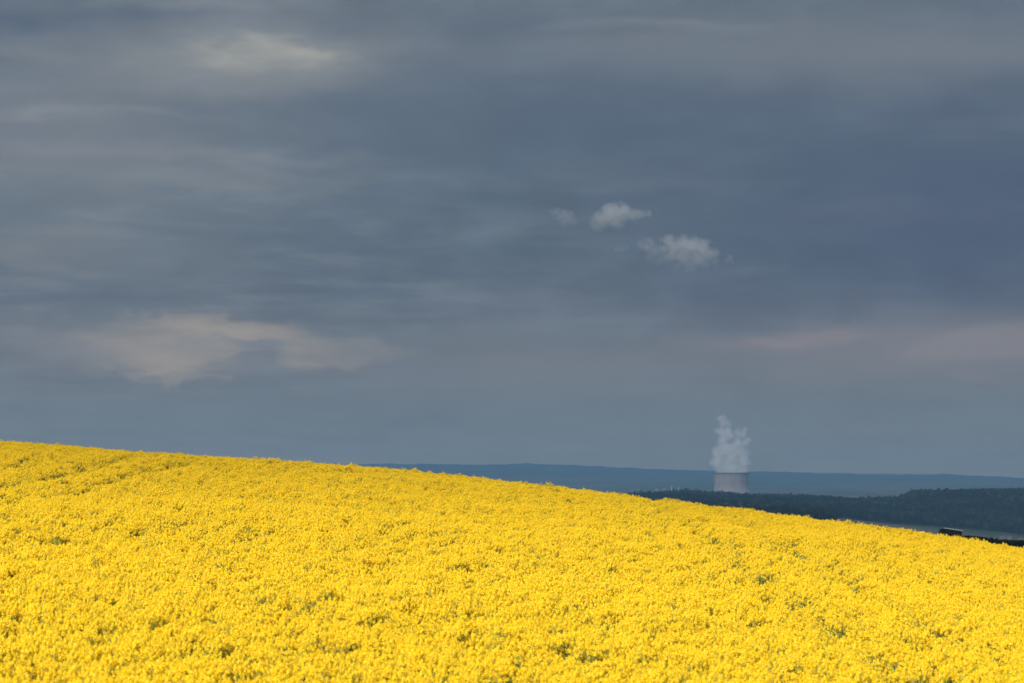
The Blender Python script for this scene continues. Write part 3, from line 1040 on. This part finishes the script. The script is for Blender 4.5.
# large tones
for (px, row, w, h, c, amt) in [
        (990, 230, 300, 110, lin(71, 84, 110), .74),
        (560, 130, 260, 70, lin(80, 96, 114), .45),
        (20, 25, 150, 26, lin(76, 92, 112), .6),
        (520, 22, 120, 14, lin(78, 94, 112), .5),
        (60, 110, 260, 60, lin(126, 131, 138), .55),
        (70, 190, 250, 60, lin(122, 130, 137), .5),
        (60, 262, 200, 30, lin(116, 123, 132), .5),
        (40, 120, 75, 5, lin(138, 142, 147), .5), (160, 118, 60, 5, lin(132, 137, 143), .35),
        (70, 155, 115, 13, lin(132, 135, 141), .5), (235, 158, 85, 5, lin(130, 135, 142), .4),
        (120, 182, 190, 8, lin(128, 134, 140), .35), (340, 108, 170, 14, lin(84, 100, 117), .45),
        (20, 32, 55, 9, lin(76, 92, 113), .5), (130, 12, 150, 7, lin(84, 99, 116), .4),
        (665, 23, 110, 5, lin(126, 132, 139), .45), (600, 37, 115, 5, lin(80, 95, 112), .4),
        (930, 50, 150, 14, lin(122, 125, 132), .4), (970, 8, 90, 6, lin(84, 98, 115), .35),
        (250, 62, 130, 30, lin(150, 152, 150), .6),
                (900, 55, 300, 32, lin(112, 119, 128), .6),
        (640, 45, 220, 22, lin(112, 119, 128), .4),
        (130, 345, 150, 30, lin(134, 134, 138), .45),
        (560, 360, 260, 30, lin(116, 121, 129), .45),
        (980, 350, 200, 34, lin(128, 127, 134), .6),
        (800, 338, 90, 10, lin(132, 128, 132), .4)]:
    sky = k.mix(k.math('MULTIPLY', blob(px, row, w, h), amt), sky, c)
bs = k.math('ADD', blob(262, 55, 75, 17, True), k.math('MULTIPLY', k.math('SUBTRACT', k.noise(k.comb(k.math('MULTIPLY', azn, 1 / 60.0), k.math('MULTIPLY', eln, 1 / 13.0), 5.5), 1.0, 5, .6), .5), 1.3))
sky = k.mix(k.math('MULTIPLY', k.smooth(bs, .2, 1.25), .6), sky, lin(172, 171, 162))
# the torn, lighter cloud low on the left, and its ragged neighbour
cn = k.noise(k.comb(k.math('MULTIPLY', azn, 1 / 52.0), k.math('MULTIPLY', eln, 1 / 24.0), 3.7), 1.0, 6, .62, .6)
cn2 = k.noise(k.comb(k.math('MULTIPLY', azn, 1 / 120.0), k.math('MULTIPLY', eln, 1 / 26.0), 8.1), 1.0, 5, .6)
m1 = k.math('MAXIMUM', blob(160, 347, 100, 36, False), k.math('MULTIPLY', blob(262, 333, 62, 13, False), .95))
m1 = k.math('MAXIMUM', m1, k.math('MULTIPLY', blob(325, 353, 85, 20, False), .9))
m1 = k.math('SUBTRACT', m1, k.math('MULTIPLY', blob(262, 354, 24, 13, False), .42))
m1 = k.math('ADD', m1, k.math('MULTIPLY', k.math('SUBTRACT', cn, .5), 1.15))
m1 = k.smooth(m1, .24, .70)
m1 = k.math('MULTIPLY', m1, k.smooth(azn, -470, -340, .2, 1.0))
m1 = k.math('MULTIPLY', m1, k.smooth(cn2, .3, .7, .35, 1.0))
m1 = k.math('MULTIPLY', m1, k.smooth(azn, -285, -130, 1.0, .42))
sky = k.mix(k.math('MULTIPLY', m1, .72), sky, lin(160, 152, 144))
m2 = k.math('ADD', blob(800, 338, 100, 13, False), k.math('MULTIPLY', k.math('SUBTRACT', cn2, .5), 2.2))
sky = k.mix(k.math('MULTIPLY', k.smooth(m2, .4, .9), .35), sky, lin(138, 132, 136))
m3 = k.math('ADD', blob(1000, 350, 120, 34, False), k.math('MULTIPLY', k.math('SUBTRACT', cn2, .5), 2.4))
sky = k.mix(k.math('MULTIPLY', k.smooth(m3, .4, 1.0), .3), sky, lin(138, 134, 137))
# the colours above are those of sky and lower air together; take the lower air off again, since haze is real here
hz = k.math('MINIMUM', k.math('DIVIDE', 225.0, k.math('MAXIMUM', dz, .002)), 20200.0)
tr_ = k.math('EXPONENT', k.math('MULTIPLY', hz, -HAZE_D))
air = k.scale(AIR, k.math('SUBTRACT', 1.0, tr_))
sky = k.vec('MAXIMUM', k.scale(k.vec('SUBTRACT', sky, air), k.math('DIVIDE', 1.0, tr_)), (.05, .05, .05))
# the veil is thinner and brighter overhead and round the hidden sun
up = k.smooth(dz, .2, .75, 1.0, 2.3)
sdot = k.math('MAXIMUM', k.vec('DOT_PRODUCT', d, tuple(sd)), 0.0)
glow = k.math('MULTIPLY', k.math('POWER', sdot, 5.0), 2.2)
sky = k.scale(sky, k.math('MULTIPLY', k.math('ADD', up, glow), GAIN))
nis = k.n.new('ShaderNodeTexSky'); nis.sky_type = 'NISHITA'; nis.sun_disc = False
nis.sun_elevation = SUN_EL; nis.sun_rotation = SUN_AZ
nis.altitude = 250; nis.dust_density = 2.0
sky = k.mix(0.985, nis.outputs[0], sky)
bg = k.n.new('ShaderNodeBackground'); bg.inputs['Strength'].default_value = STR
k.l.new(sky, bg.inputs['Color'])
wo = k.n.new('ShaderNodeOutputWorld'); k.l.new(bg.outputs[0], wo.inputs['Surface'])
W.cycles.sampling_method = 'MANUAL'; W.cycles.sample_map_resolution = 512

# ------------------------------------------------------------------ camera
cam = bpy.data.cameras.new('camera'); co = bpy.data.objects.new('camera', cam); COL.objects.link(co)
cam.lens = 100; cam.sensor_width = 36; cam.sensor_fit = 'HORIZONTAL'
cam.clip_start = .5; cam.clip_end = 80000
co.location = (0, 0, 0)
pitch = math.atan((HROW - 341.5) / FPX)
co.rotation_euler = (math.pi / 2 + pitch, 0, 0)
cam.dof.use_dof = True; cam.dof.focus_distance = 135; cam.dof.aperture_fstop = 2.6
S.camera = co

S.view_settings.view_transform = 'Standard'; S.view_settings.look = 'None'
S.view_settings.exposure = EXPO; S.view_settings.gamma = 1
S.view_settings.use_curve_mapping = False
S.render.resolution_x = 1024; S.render.resolution_y = 683
S.render.engine = 'CYCLES'
S.cycles.use_denoising = True
S.cycles.max_bounces = 6; S.cycles.diffuse_bounces = 3; S.cycles.transmission_bounces = 3
S.cycles.volume_bounces = 4
S.cycles.use_adaptive_sampling = True; S.cycles.adaptive_threshold = 0.01
